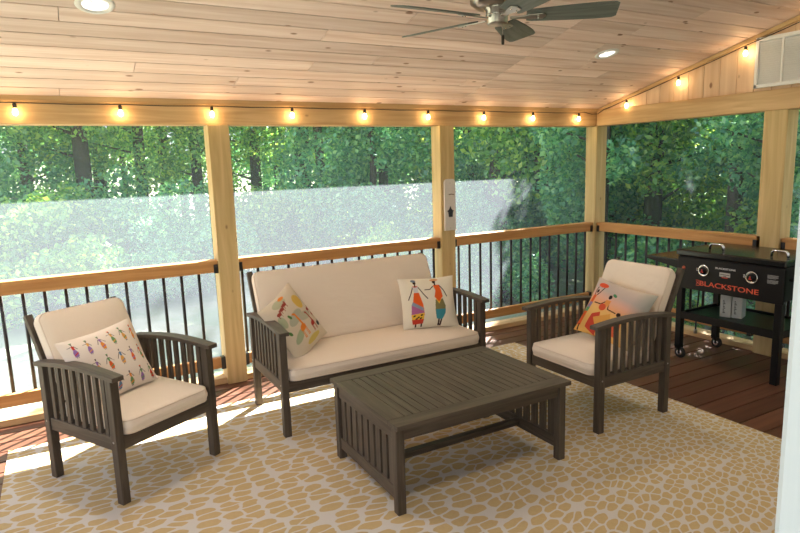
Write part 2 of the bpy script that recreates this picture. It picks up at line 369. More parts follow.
# ------------------------------------------------------------------ cushions and pillows
def rrect(w, h, r, n=6):
    pts = []
    for cx, cy, a0 in ((w/2-r, h/2-r, 0), (-w/2+r, h/2-r, 90), (-w/2+r, -h/2+r, 180), (w/2-r, -h/2+r, 270)):
        for k in range(n+1):
            a = R(a0+90*k/n); pts.append((cx+r*math.cos(a), cy+r*math.sin(a)))
    return pts
def pad(w, h, t, r=.05, dome=.012, seed=0):
    """a boxed cushion in the xy plane, thickness t up z"""
    rn = random.Random(seed); m = MB(); base = rrect(w, h, r, 6); n = len(base)
    e = min(.022, t*.3); rings = []
    def ring(inset, z, sc=None):
        if sc is None: rings.append([(x*(1-2*inset/w), y*(1-2*inset/h), z) for x, y in base])
        else: rings.append([(x*sc, y*sc, z) for x, y in base])
    zs = []
    for s_ in (.0, .2, .4, .6, .8): 
        pass
    for sc in (.0001, .3, .6, .85): ring(0, -dome*.3*(1-sc**2) , sc)
    for k in range(5):
        a = R(90*k/4); ring(e*(1-math.sin(a)), e*(1-math.cos(a)))
    for k in range(1, 4): ring(-.004*math.sin(math.pi*k/4), e+(t-2*e)*k/4)
    for k in range(5):
        a = R(90*k/4); ring(e*(1-math.cos(a)), t-e+e*math.sin(a))
    for sc in (.88, .75, .6, .45, .3, .15, .0001): ring(0, t+dome*(1-sc**2)**1.2, sc)
    vs = [p for rg in rings for p in rg]
    fs = [(i*n+k, i*n+(k+1) % n, (i+1)*n+(k+1) % n, (i+1)*n+k) for i in range(len(rings)-1) for k in range(n)]
    m.add(vs, fs, None, True)
    pipe = MB().tube([(x*(1-.008/w), y*(1-.008/h), t-.010) for x, y in base], .0042, 6, True)
    pipe.tube([(x*(1-.008/w), y*(1-.008/h), .010) for x, y in base], .0042, 6, True)
    return m, pipe

class Paint:
    def __init__(s, bgcol): s.bg = bgcol; s.sh = []
    def ell(s, cx, cy, rx, ry, col, ang=0): s.sh.append(('e', cx, cy, rx, ry, math.cos(R(ang)), math.sin(R(ang)), col, (cx-max(rx, ry), cx+max(rx, ry), cy-max(rx, ry), cy+max(rx, ry)))); return s
    def poly(s, pts, col): 
        xs = [p[0] for p in pts]; ys = [p[1] for p in pts]; s.sh.append(('p', pts, col, (min(xs), max(xs), min(ys), max(ys)))); return s
    def line(s, pts, w, col):
        for (x0, y0), (x1, y1) in zip(pts[:-1], pts[1:]):
            d = math.hypot(x1-x0, y1-y0) or 1e-6; nx, ny = -(y1-y0)/d*w/2, (x1-x0)/d*w/2
            s.poly([(x0+nx, y0+ny), (x1+nx, y1+ny), (x1-nx, y1-ny), (x0-nx, y0-ny)], col)
        return s
    def at(s, x, y):
        c = s.bg(x, y) if callable(s.bg) else s.bg
        for q in s.sh:
            b = q[-1]
            if x < b[0] or x > b[1] or y < b[2] or y > b[3]: continue
            if q[0] == 'e':
                dx, dy = x-q[1], y-q[2]; a = dx*q[5]+dy*q[6]; e = -dx*q[6]+dy*q[5]
                if (a/q[3])**2+(e/q[4])**2 <= 1: c = q[7]
            else:
                pts = q[1]; ins = False; j = len(pts)-1
                for i in range(len(pts)):
                    xi, yi = pts[i]; xj, yj = pts[j]
                    if (yi > y) != (yj > y) and x < (xj-xi)*(y-yi)/(yj-yi)+xi: ins = not ins
                    j = i
                if ins: c = q[2]
        return c
def pillow(name, w, h, t, paint, back, N=150):
    """pillow standing in the xz plane, front facing -y; paint coords are -1..1"""
    Mh = max(20, int(N*h/w)); vs = []; cols = []; fs = []
    for side in (-1, 1):
        nn, mm = (N, Mh) if side == -1 else (24, 24)
        o = len(vs)
        for j in range(mm+1):
            for i in range(nn+1):
                u = -1+2*i/nn; v = -1+2*j/mm
                x = w/2*u*(1-.07*(1-v*v)*abs(u)); z = h/2*v*(1-.07*(1-u*u)*abs(v))
                th = t/2*(max(0, 1-u**4)**.75)*(max(0, 1-v**4)**.75)*(.8+.2*(1-u*u)*(1-v*v)) + .002*math.sin(7*u+3*v)*(1-u*u)*(1-v*v)
                vs.append((x, side*th, z)); cols.append(paint.at(u, v) if side == -1 else back)
        for j in range(mm):
            for i in range(nn):
                a = o+j*(nn+1)+i; f = (a, a+1, a+nn+2, a+nn+1); fs.append(f if side == -1 else f[::-1])
    me = bpy.data.meshes.new(name); me.from_pydata(vs, [], fs); me.materials.append(print_m)
    ca = me.color_attributes.new('print', 'FLOAT_COLOR', 'POINT')
    flatc = []
    for c in cols: flatc += [c[0], c[1], c[2], 1]
    ca.data.foreach_set('color', flatc); me.polygons.foreach_set('use_smooth', [True]*len(fs)); me.update()
    o = bpy.data.objects.new(name, me); COL.objects.link(o); return o
def place(o, center, rot): o.location = center; o.rotation_euler = Euler(rot, 'XYZ'); return o

BR, DK = (.05, .02, .015), (.03, .018, .015)
def woman(p, cx, cy, s, dress, skirt, lean=0, arms='down', hat=None):
    def T(x, y): return (cx+(x+lean*y)*s*.55, cy+y*s)
    p.line([T(-.12, -.95), T(-.10, -.6)], .05*s, BR); p.line([T(.12, -.95), T(.10, -.6)], .05*s, BR)
    p.poly([T(-.16, .12), T(.16, .12), T(.42, -.35), T(.30, -.78), T(-.30, -.78), T(-.38, -.3)], skirt)
    p.poly([T(-.30, -.5), T(.38, -.3), T(.40, -.42), T(-.30, -.64)], dress)
    p.poly([T(-.22, .55), T(.22, .55), T(.16, .1), T(-.16, .1)], dress)
    if arms == 'down':
        p.line([T(-.2, .52), T(-.6, .1), T(-.75, -.1)], .055*s, BR); p.line([T(.2, .52), T(.5, .2), T(.8, .0)], .055*s, BR)
    else:
        p.line([T(-.2, .5), T(-.8, .45)], .055*s, BR); p.line([T(.2, .5), T(.55, .05)], .055*s, BR)
    p.line([T(0, .55), T(0, .7)], .06*s, BR); p.ell(*T(0, .8), .07*s, .11*s, BR)
    if hat: p.ell(*T(.02, .92), .13*s, .06*s, hat)

# pillow 1: rows of small figures
rn = random.Random(11)
p1 = Paint((.80, .71, .62)); dr = [(.72, .13, .03), (.75, .26, .04), (.12, .22, .36), (.55, .05, .03), (.30, .16, .40), (.16, .30, .12), (.70, .35, .08)]
for r_, yy in enumerate((.60, -.03, -.66)):
    for c_ in range(6):
        xx = -.80+.32*c_+(.0 if r_ % 2 else .04); a, b = rn.sample(dr, 2)
        if r_ != 0 and c_ < 1: continue
        woman(p1, xx, yy+rn.uniform(-.04, .04), .25, a, b, rn.uniform(-.2, .2), rn.choice(['down', 'out']), rn.choice([None, dr[0], dr[5]]))
# pillow 2: safari animals
p2 = Paint((.64, .56, .44))
for cx, cy, rx, ry, c, a in ((-.1, .15, .42, .16, (.42, .43, .33), 10), (.5, .45, .22, .24, (.68, .46, .10), 0), (.3, .0, .35, .13, (.46, .45, .34), -10), (-.45, -.35, .3, .12, (.36, .42, .27), 20), (.1, -.72, .4, .1, (.60, .48, .14), 0), (-.2, .8, .35, .12, (.45, .45, .3), 0), (-.65, .3, .14, .2, (.40, .44, .30), 0)): p2.ell(cx, cy, rx, ry, c, a)
def giraffe(p, cx, cy, s, col):
    p.ell(cx, cy, .26*s, .15*s, col, 15); p.poly([(cx+.08*s, cy+.05*s), (cx+.22*s, cy+.02*s), (cx+.10*s, cy+.75*s), (cx+.0*s, cy+.75*s)], col)
    p.ell(cx+.0*s, cy+.78*s, .13*s, .06*s, col, -25)
    for dx in (-.2, -.12, .12, .2): p.line([(cx+dx*s, cy), (cx+dx*1.15*s, cy-.5*s)], .05*s, col)
giraffe(p2, -.10, -.22, .62, (.74, .22, .03)); giraffe(p2, .42, -.35, .5, (.36, .04, .03))
for cx, cy in ((-.55, .55), (-.32, .62), (-.1, .68), (.72, .05), (.82, -.15)):
    p2.ell(cx, cy, .11, .055, (.28, .05, .035)); p2.ell(cx+.1, cy+.06, .04, .04, (.28, .05, .035))
    for dx in (-.07, .07): p2.line([(cx+dx, cy), (cx+dx, cy-.12)], .022, (.28, .05, .035))
p2.ell(.05, .88, .16, .05, (.75, .25, .05)); p2.ell(.72, -.5, .12, .08, (.05, .05, .05)); p2.ell(.88, -.45, .07, .08, (.05, .05, .05)); p2.ell(-.3, .28, .05, .09, (.08, .2, .05), 30); p2.ell(-.7, -.1, .05, .08, (.08, .2, .05), 30)
# pillow 3: two tall women
p3 = Paint((.80, .74, .60)); OR, YE, TE, OL = (.78, .12, .02), (.80, .48, .05), (.05, .26, .32), (.22, .20, .08)
p3.line([(-.56, .62), (-.66, .35), (-.78, .1)], .035, BR); p3.line([(-.40, .62), (-.22, .3), (-.08, .1)], .035, BR)
p3.line([(-.58, -.78), (-.58, -.95)], .05, BR); p3.line([(-.38, -.78), (-.38, -.95)], .05, BR)
p3.poly([(-.56, .36), (-.38, .36), (-.27, -.1), (-.25, -.45), (-.34, -.82), (-.68, -.82), (-.72, -.5), (-.64, -.05)], OR)
p3.poly([(-.64, .02), (-.28, -.22), (-.26, -.38), (-.70, -.12)], (.28, .33, .42)); p3.poly([(-.69, -.10), (-.26, -.36), (-.25, -.52), (-.72, -.48)], (.42, .13, .30))
p3.poly([(-.72, -.46), (-.25, -.42), (-.29, -.66), (-.71, -.66)], YE); 
for cx, cy in ((-.62, -.52), (-.48, -.58), (-.36, -.50), (-.55, -.63), (-.40, -.62)): p3.ell(cx, cy, .05, .03, DK, 30)
p3.poly([(-.71, -.66), (-.29, -.66), (-.33, -.83), (-.68, -.83)], (.55, .05, .03))
p3.poly([(-.58, .64), (-.38, .64), (-.40, .36), (-.54, .36)], (.60, .58, .58)); p3.poly([(-.58, .64), (-.38, .64), (-.44, .58), (-.52, .58)], (.6, .1, .08)); p3.line([(-.48, .6), (-.48, .76)], .05, BR); p3.ell(-.48, .78, .055, .07, BR); p3.ell(-.50, .87, .09, .06, (.16, .22, .28))
p3.line([(.16, .60), (.02, .46), (-.16, .46)], .035, BR); p3.line([(.38, .62), (.52, .42), (.64, .15)], .035, BR)
p3.line([(.26, -.55), (.22, -.95)], .06, BR); p3.line([(.38, -.5), (.28, -.95)], .06, BR)
p3.poly([(.18, .05), (.46, .08), (.54, -.2), (.50, -.45), (.42, -.60), (.22, -.66), (.14, -.5), (.15, -.2)], OL)
p3.poly([(.15, -.32), (.53, -.32), (.50, -.48), (.36, -.72), (.16, -.68)], TE); p3.poly([(.14, .2), (.48, .22), (.30, -.12)], YE)
p3.poly([(.16, .64), (.38, .64), (.44, .40), (.47, .16), (.30, -.04), (.16, .16), (.22, .42)], OR); p3.line([(.24, .62), (.22, .78)], .05, BR); p3.ell(.22, .79, .06, .07, BR); p3.ell(.24, .88, .15, .055, (.70, .36, .16))
# pillow 4: sunset with dancers
def sky4(x, y):
    t_ = (y+x*.15)
    stops = ((-1.2, (.78, .45, .12)), (-.1, (.80, .48, .16)), (.05, (.80, .40, .20)), (.3, (.72, .42, .32)), (.55, (.50, .42, .38)), (1.3, (.62, .52, .42)))
    for (a, ca), (b, cb) in zip(stops[:-1], stops[1:]):
        if a <= t_ <= b: k_ = (t_-a)/(b-a); c = tuple(ca[i]*(1-k_)+cb[i]*k_ for i in range(3)); break
    else: c = stops[0][1] if t_ < 0 else stops[-1][1]
    if x > .5: k_ = min(1, (x-.5)*1.6); g = (.30, .33, .28); c = tuple(c[i]*(1-k_)+g[i]*k_ for i in range(3))
    return c
p4 = Paint(sky4); p4.ell(-.62, .76, .19, .09, (.70, .09, .03))
p4.line([(-.52, .68), (-.60, .45), (-.72, .28)], .035, BR); p4.line([(-.76, .66), (-.80, .5), (-.74, .3)], .035, BR); p4.ell(-.70, .50, .05, .07, BR)
p4.poly([(-.80, .35), (-.66, .35), (-.70, .05), (-.86, .05)], (.70, .12, .03)); p4.poly([(-.86, .08), (-.68, .08), (-.72, -.15), (-.92, -.15)], (.25, .18, .32))
p4.poly([(-.90, -.12), (-.70, -.12), (-.74, -.3), (-.94, -.3)], (.10, .30, .14)); p4.poly([(-.94, -.28), (-.74, -.28), (-.80, -.8), (-1, -.8)], (.72, .12, .03)); p4.line([(-.86, -.75), (-.86, -.98)], .05, BR)
p4.line([(-.62, .10), (-.36, .10), (-.18, .28)], .035, BR); p4.line([(-.12, .28), (-.06, .0), (.25, -.04)], .035, BR); p4.ell(-.15, .42, .06, .08, DK); p4.ell(-.04, .52, .08, .05, (.06, .22, .10), -30)
p4.poly([(-.24, .30), (-.06, .30), (-.08, .08), (-.26, .08)], (.75, .3, .08)); p4.ell(-.26, .02, .12, .12, (.68, .10, .04))
p4.poly([(-.50, -.3), (-.25, -.15), (-.1, -.6), (-.25, -1), (-.6, -.8)], (.58, .07, .04)); p4.poly([(-.4, -.4), (.1, -.1), (.3, -.7), (-.1, -.9)], (.72, .35, .08))
p4.poly([(.3, -.2), (.5, -.15), (.6, -.8), (.25, -.8)], (.65, .12, .05)); p4.ell(.35, -.05, .07, .07, DK)

# ------------------------------------------------------------------ seating
def arm_z(t):      # t 0 front .. 1 rear
    return .630 + .022*math.sin(math.pi*min(1, t*1.02)) - .014*t
def make_seat(W, label, cat, name, loc, rz, HD=.275, ztop=.855, slats=8):
    r = empty(name, loc, label, cat, None, rz); hw = W/2
    for s in (-1, 1):
        x = s*hw
        MB().box((x-.021, -HD-.022, 0), (x+.021, -HD+.022, .615)).build('front_leg', tk['z'], r, bevel=.003)
        MB().box((x-.021, HD-.022, 0), (x+.021, HD+.022, .60)).build('rear_leg', tk['z'], r, bevel=.003)
        MB().box((x-.014, -HD+.02, .262), (x+.014, HD-.02, .328)).build('side_rail', tk['y'], r, bevel=.003)
        # curved armrest
        m = MB(); n = 14; y0, y1 = -HD-.055, HD+.045; vs = []
        for i in range(n+1):
            t = i/n; yy = y0+(y1-y0)*t; z = arm_z(t); hwid = .030+.003*math.sin(math.pi*t)
            vs += [(x-hwid, yy, z-.022), (x+hwid, yy, z-.022), (x+hwid, yy, z), (x-hwid, yy, z)]
        fs = [(i*4+a, i*4+(a+1) % 4, (i+1)*4+(a+1) % 4, (i+1)*4+a) for i in range(n) for a in range(4)] + [(0, 1, 2, 3), (n*4+3, n*4+2, n*4+1, n*4)]
        m.add(vs, fs); m.build('armrest', tk['y'], r, bevel=.003)
        for i in range(slats):
            yy = -HD + 2*HD*(i+1)/(slats+1); t = (yy-y0)/(y1-y0)
            MB().box((x-.008, yy-.014, .326), (x+.008, yy+.014, arm_z(t)-.02)).build('arm_slat', tk['z'], r, bevel=.0015)
        # screw caps on the outside of the rail
        for yy in (-HD, HD):
            MB().cyl((x+s*.0205, yy, .31), (x+s*.0225, yy, .31), .005, 10).build('screw_cap', nickel, r)
    MB().box((-hw+.02, -HD-.014, .262), (hw-.02, -HD+.014, .330)).build('front_rail', tk['x'], r, bevel=.003)
    MB().box((-hw+.02, HD-.014, .262), (hw-.02, HD+.014, .320)).build('rear_rail', tk['x'], r, bevel=.003)
    for i in range(5):
        yy = -HD+.07+i*(2*HD-.14)/4
        MB().box((-hw+.014, yy-.03, .308), (hw-.014, yy+.03, .322)).build('seat_slat', tk['x'], r, bevel=.002)
    # reclined back
    a0 = Vector((0, .150, .335)); lean = math.atan2(.235, ztop-.335); bl = (ztop-.335)/math.cos(lean)
    B = Matrix.Translation(a0+Vector((0, .055, 0))) @ Matrix.Rotation(-lean, 4, 'X')
    cw = W-.07
    for s in (-1, 1):
        m = MB(); m.box((s*(cw/2-.005)-.018, -.015, -.02), (s*(cw/2-.005)+.018, .015, bl+.012), B); m.build('back_post', tk['z'], r, bevel=.003)
    nb = 8 if W < 1 else 20
    for i in range(nb):
        xx = -cw/2+.06+(cw-.12)*i/(nb-1); m = MB(); m.box((xx-.013, -.007, .05), (xx+.013, .007, bl-.06), B); m.build('back_slat', tk['z'], r)
    n = 12; vs = []
    for i in range(n+1):
        t = i/n; xx = -cw/2+.035+(cw-.07)*t; zz = bl-.03+.038*math.sin(math.pi*t)
        vs += [B @ Vector(q) for q in ((xx, -.012, zz-.05), (xx, .012, zz-.05), (xx, .012, zz), (xx, -.012, zz))]
    fs = [(i*4+a, i*4+(a+1) % 4, (i+1)*4+(a+1) % 4, (i+1)*4+a) for i in range(n) for a in range(4)] + [(0, 1, 2, 3), (n*4+3, n*4+2, n*4+1, n*4)]
    MB().add(vs, fs).build('back_top_rail', tk['x'], r, bevel=.002)
    m = MB(); m.box((-cw/2+.03, -.012, .0), (cw/2-.03, .012, .06), B); m.build('back_bottom_rail', tk['x'], r, bevel=.002)
    # cushions
    sw, sdp = W-.055, 2*HD+.035
    m, pp = pad(sw, sdp-.06, .082, .045, .016); o = m.build('seat_cushion', cream, r); o.location = (0, -.048, .324)
    q = pp.build('piping', piping_m, o)
    m, pp = pad(sw-.02, bl-.06, .075, .042, .018)
    o = m.build('back_cushion', cream, r); q = pp.build('piping', piping_m, o)
    # lay the pad against the back: local y of the pad -> up the back, thickness -> forward (-y)
    P = Matrix(((1,0,0,0),(0,0,-1,0),(0,1,0,0),(0,0,0,1)))
    o.matrix_local = Matrix.Translation(a0+Vector((0, .055, 0))) @ Matrix.Rotation(-lean, 4, 'X') @ Matrix.Translation((0, -.018, bl/2+.018)) @ P
    return r
RZ1 = R(29.7)
make_seat(.555, 'taupe wood slat-sided armchair at the left, with the small-figures pillow', 'armchair', 'patio_armchair', (-4.437, -1.005, .006), RZ1, ztop=.815)
make_seat(.565, 'taupe wood slat-sided armchair at the right, in front of the griddle', 'armchair', 'patio_armchair', (-1.855, -1.765, .006), R(-90), ztop=.85)
make_seat(1.40, 'two-seat taupe wood slat-sided sofa with long cream cushions', 'sofa', 'patio_sofa', (-2.945, -.825, .006), 0, HD=.285, ztop=.85, slats=8)

def chair_pt(loc, rz, p): return Vector(loc) + Matrix.Rotation(rz, 3, 'Z') @ Vector(p)
o = pillow('throw_pillow', .43, .37, .13, p1, (.72, .63, .54), 190); tag(o, 'cream pillow printed with rows of many small figures, on left armchair', 'pillow', 'printed throw pillows')
place(o, chair_pt((-4.437, -1.005, 0), RZ1, (-.065, .060, .585)), (R(-27), R(0), RZ1))
o.rotation_euler = (Matrix.Rotation(RZ1+R(2), 3, 'Z') @ Matrix.Rotation(R(-27), 3, 'X') @ Matrix.Rotation(R(-4), 3, 'Y')).to_euler()
o = pillow('throw_pillow', .38, .42, .12, p2, (.60, .54, .44), 150); tag(o, 'beige pillow printed with orange giraffe and wild animals, left end of sofa', 'pillow', 'printed throw pillows')
o.location = (-3.465, -.815, .590); o.rotation_euler = (Matrix.Rotation(R(30), 3, 'Z') @ Matrix.Rotation(R(-28), 3, 'X') @ Matrix.Rotation(R(-20), 3, 'Y')).to_euler()
o = pillow('throw_pillow', .41, .37, .12, p3, (.76, .70, .56), 190); tag(o, 'cream pillow printed with two tall women in long dresses, right end of sofa', 'pillow', 'printed throw pillows')
o.location = (-2.485, -.82, .585); o.rotation_euler = (Matrix.Rotation(R(-14), 3, 'Z') @ Matrix.Rotation(R(-22), 3, 'X') @ Matrix.Rotation(R(1), 3, 'Y')).to_euler()
o = pillow('throw_pillow', .44, .38, .12, p4, (.66, .50, .30), 190); tag(o, 'orange sunset pillow printed with dancing women, on right armchair', 'pillow', 'printed throw pillows')
o.location = (-1.745, -1.80, .595); o.rotation_euler = (Matrix.Rotation(R(-84), 3, 'Z') @ Matrix.Rotation(R(-30), 3, 'X') @ Matrix.Rotation(R(8), 3, 'Y')).to_euler()

# ------------------------------------------------------------------ coffee table
t = empty('coffee_table', (-3.005, -1.835, .006), 'low taupe wood coffee table with slatted top and slatted ends', 'table')
hx, hy, zt = .505, .368, .432
for q in (-1, 1): MB().box((-hx, q*hy, zt-.022), (hx, q*(hy-.085), zt)).build('top_frame', tk['x'], t, bevel=.002)
for q in (-1, 1): MB().box((q*hx, -hy+.086, zt-.022), (q*(hx-.085), hy-.086, zt)).build('top_frame', tk['y'], t, bevel=.002)
n = 19; x0 = -hx+.087; wd = (2*hx-.174)/n
for i in range(n): MB().box((x0+i*wd+.0025, -hy+.087, zt-.020), (x0+(i+1)*wd-.0025, hy-.087, zt-.001)).build('top_slat', tk['y'], t, bevel=.0015)
for s in (-1, 1):
    for q in (-1, 1):
        MB().box((s*.475-.021, q*.318-.021, 0), (s*.475+.021, q*.318+.021, zt-.022)).build('leg', tk['z'], t, bevel=.003)
    MB().box((s*.475-.014, -.292, .345), (s*.475+.014, .292, zt-.023)).build('end_rail', tk['y'], t, bevel=.002)
    MB().box((s*.475-.014, -.292, .060), (s*.475+.014, .292, .120)).build('end_rail', tk['y'], t, bevel=.002)
    for i in range(9):
        yy = -.292+.584*(i+.5)/9
        MB().box((s*.475-.007, yy-.0225, .119), (s*.475+.007, yy+.0225, .346)).build('end_slat', tk['z'], t, bevel=.0015)
    MB().box((-.454, s*.318-.012, .345), (.454, s*.318+.012, zt-.023)).build('apron', tk['x'], t, bevel=.002)
MB().box((-.461, -.02, .075), (.461, .02, .108)).build('stretcher', tk['x'], t, bevel=.003)

# ------------------------------------------------------------------ griddle
GX0, GX1, GY0, GY1 = -.605, -.11, -1.40, -2.185
O = (-.36, -1.79, 0)
g = empty('outdoor_griddle', O, 'black flat top outdoor griddle on a wheeled cart by the right screens', 'griddle')
def gb(name, mat, m, bev=.004, par=None):
    o = m.build(name, mat, par or g, origin=O if par is None else None, bevel=bev); return o
# legs
for x, y, z0 in ((GX0+.02, GY0-.022, .095), (GX1-.02, GY0-.022, .095), (GX0+.02, GY1+.03, .0), (GX1-.02, GY1+.03, .0)):
    gb('leg', steel_black, MB().box((x-.022, y-.024, z0), (x+.022, y+.024, .56)))
# body
gb('front_panel', steel_black, MB().box((GX0-.004, GY1, .555), (GX0+.02, GY0+.0, .795)))
gb('side_panel', steel_black, MB().box((GX0, GY1, .575), (GX1, GY1+.015, .795))); gb('side_panel', steel_black, MB().box((GX0, GY0-.015, .575), (GX1, GY0, .795)))
gb('back_panel', steel_black, MB().box((GX1-.015, GY1, .60), (GX1, GY0, .795)))
gb('cooktop', steel_black, MB().box((GX0+.005, GY1+.002, .785), (GX1+.02, GY0-.002, .80)))
lid = gb('lid', gloss_black, MB().box((GX0-.018, GY1-.012, .803), (GX1+.03, GY0+.010, .850)), .010)
for yy in (-1.635, -2.085):
    pts = []
    for k in range(9):
        a = math.pi*k/8; pts.append((-.50, yy-.055*math.cos(a), .852+.045*min(1, math.sin(a)*1.8)))
    m = MB()
    for dx in (-.007, 0, .007): m.tube([(p[0]+dx, p[1], p[2]) for p in pts], .005, 8)
    h_ = m.build('handle', chrome, lid, origin=O)
# side shelf with its slanting bracket
gb('side_shelf', gloss_black, MB().box((GX0+.03, GY0+.0, .752), (GX1+.02, GY0+.31, .765)), .003)
P_ = [(GY0, .752), (GY0+.31, .752), (GY0+.31, .740), (GY0, .690)]
gb('shelf_bracket', steel_black, MB().add([(GX0+.03, y, z) for y, z in P_]+[(GX0+.045, y, z) for y, z in P_], [(0,1,2,3),(7,6,5,4),(0,4,5,1),(1,5,6,2),(2,6,7,3),(3,7,4,0)]), .002)
gb('side_shelf', gloss_black, MB().box((GX0+.03, GY1-.01, .715), (GX1+.02, GY1-.30, .728)), .003)
# lower shelf
shelf_m = flat('green_shelf', (.010, .030, .020), .35)
m = MB().box((GX0+.02, GY1+.02, .335), (GX1, GY0-.02, .347)); gb('bottom_shelf', shelf_m, m, .002)
m = MB().box((GX0+.0, GY1+.02, .318), (GX0+.018, GY0-.02, .372)); m.box((GX1-.01, GY1+.02, .318), (GX1+.006, GY0-.02, .365)); m.box((GX0, GY0-.030, .318), (GX1, GY0-.014, .365)); m.box((GX0, GY1+.014, .318), (GX1, GY1+.03, .365))
gb('shelf_rim', steel_black, m, .002)
# casters on the left legs
for x in (GX0+.02, GX1-.02):
    y = GY0-.022; c = Vector((x, y-.015, .042))
    f = gb('caster', rubber, MB().lathe([(.012, -.014), (.036, -.014), (.042, -.009), (.042, .009), (.036, .014), (.012, .014)], 24, Matrix.Translation(c) @ Matrix.Rotation(R(90), 4, 'Y') @ Matrix.Rotation(0, 4, 'X')), 0)
    MB().lathe([(.0, -.0165), (.020, -.0165), (.024, -.0145)], 20, Matrix.Translation(c) @ Matrix.Rotation(R(90), 4, 'Y')).build('hub', chrome, f, origin=O)
    MB().box((x-.022, y-.02, .072), (x-.017, y+.02, .1)).box((x+.017, y-.02, .072), (x+.022, y+.02, .1)).box((x-.022, y-.024, .088), (x+.022, y+.024, .1)).box((x-.022, c.y-.008, .036), (x-.018, c.y+.008, .09)).box((x+.018, c.y-.008, .036), (x+.022, c.y+.008, .09)).build('fork', steel_black, f, origin=O)
# knobs
GF = GX0-.004
Mk = lambda y, z, dx=0: Matrix.Translation((GF-dx, y, z)) @ Matrix.Rotation(R(-90), 4, 'Y')
for y in (-1.618, -1.973):
    k = gb('knob', steel_black, MB().lathe([(.028, 0), (.027, .020), (.023, .026), (0, .026)], 24, Mk(y, .712)), 0)
    MB().lathe([(.033, 0), (.043, .0), (.043, .008), (.039, .012), (.033, .008)], 28, Mk(y, .712)).build('bezel', chrome, k, origin=O)
    MB().box((GF-.029, y-.004, .700), (GF-.026, y+.004, .722)).box((GF-.029, y-.010, .700), (GF-.026, y+.010, .706)).build('pointer', red_paint, k, origin=O)
    MB().box((GF-.0015, y+.052, .718), (GF, y+.060, .724)).box((GF-.0015, y+.052, .705), (GF, y+.060, .711)).build('marking', white_print, k, origin=O)
# lettering: local x -> -y, local y -> z, facing -x
def lettering(text, size, y, z, mat, name, width=None, off=0.0, parent=None, depth=.0008):
    cu = bpy.data.curves.new('txt', 'FONT'); cu.body = text; cu.size = size; cu.extrude = depth; cu.offset = off; cu.align_x = 'LEFT'
    to = bpy.data.objects.new('txt', cu); COL.objects.link(to); bpy.context.view_layer.update()
    me = bpy.data.meshes.new_from_object(to.evaluated_get(bpy.context.evaluated_depsgraph_get())); bpy.data.objects.remove(to)
    xs = [v.co.x for v in me.vertices]; a, b = min(xs), max(xs); k = width/(b-a) if width else 1
    for v in me.vertices: v.co = Vector((GF-.001+(-v.co.z), y-(v.co.x-a)*k, z+v.co.y)) - Vector(O)
    me.materials.clear(); me.materials.append(mat); o = bpy.data.objects.new(name, me); COL.objects.link(o); o.parent = parent or g; return o
tag(lettering('BLACKSTONE', .050, -1.588, .598, orange, 'logo_lettering', .435, .0004), 'orange-red capital lettering')
# small maker's mark left of the lettering
m = MB(); 
for a in (35, 145): m.beam((GF-.001, -1.572-.012*math.cos(R(a)), .615-.017*math.sin(R(a))), (GF-.001, -1.572+.012*math.cos(R(a)), .615+.017*math.sin(R(a))), .003, .002, (1, 0, 0))
m.box((GF-.002, -1.585, .632), (GF-.0, -1.559, .635)); m.box((GF-.002, -1.585, .594), (GF, -1.559, .597)); m.build('logo_mark', orange, g, origin=O)
lettering('BLACKSTONE', .018, -1.706, .737, white_print, 'panel_lettering', .15)
b_ = MB().box((GF-.0015, -1.818, .686), (GF, -1.738, .716)).build('badge', grey_print, g, origin=O, bevel=.001)
MB().box((GF-.0022, -1.812, .700), (GF-.001, -1.744, .704)).box((GF-.0022, -1.790, .690), (GF-.001, -1.766, .694)).build('badge_stripe', steel_black, b_, origin=O)
MB().box((GF-.0022, -1.800, .678), (GF-.0005, -1.756, .682)).build('badge_stripe', red_paint, b_, origin=O)
MB().lathe([(0, .003), (.013, .003), (.015, 0)], 20, Mk(-1.452, .712)).build('igniter_button', flat('dull_orange', (.35, .06, .02)), g, origin=O)
for (yy, z, n_) in ((-2.075, .745, 5), (-2.075, .712, 5)):
    m = MB()
    for i in range(n_): m.box((GF-.0012, yy-.072+(.018 if i == n_-1 else .004*(i % 2)), z-i*.0052-.0018), (GF, yy, z-i*.0052))
    m.build('warning_text', grey_print, g, origin=O)
# gas hose behind the left legs
pts = [(-.17, -1.30, .60), (-.17, -1.29, .5), (-.175, -1.285, .35), (-.18, -1.28, .2), (-.18, -1.28, .12)]
hz = MB().tube(pts, .006, 8).build('gas_hose', rubber, g, origin=O)
MB().cyl((-.18, -1.28, .125), (-.18, -1.28, .09), .014, 14).build('connector', nickel, hz, origin=O)
# carton on the lower shelf
cb = empty('carton', (-.36, -1.70, .348), 'white carton with grey upright lettering on the lower griddle shelf', 'carton', rz=R(-72))
MB().box((-.075, -.06, 0), (.0, .06, .165)).build('box_body', flat('white_card', (.62, .66, .66), .6), cb, bevel=.003)
MB().box((.004, -.055, 0), (.072, .058, .158)).build('box_body', flat('white_card_2', (.60, .64, .64), .6), cb, bevel=.003)
for x0 in (-.055, .02):
    m = MB()
    for i in range(9): m.box((x0, -.0615 if x0 < 0 else -.0565, .03+i*.0115), (x0+.016-(i % 3)*.004, -.0600 if x0 < 0 else -.0550, .037+i*.0115))
    m.build('side_print', flat('print_grey_%d' % (x0 > 0), (.12, .14, .14)), cb)

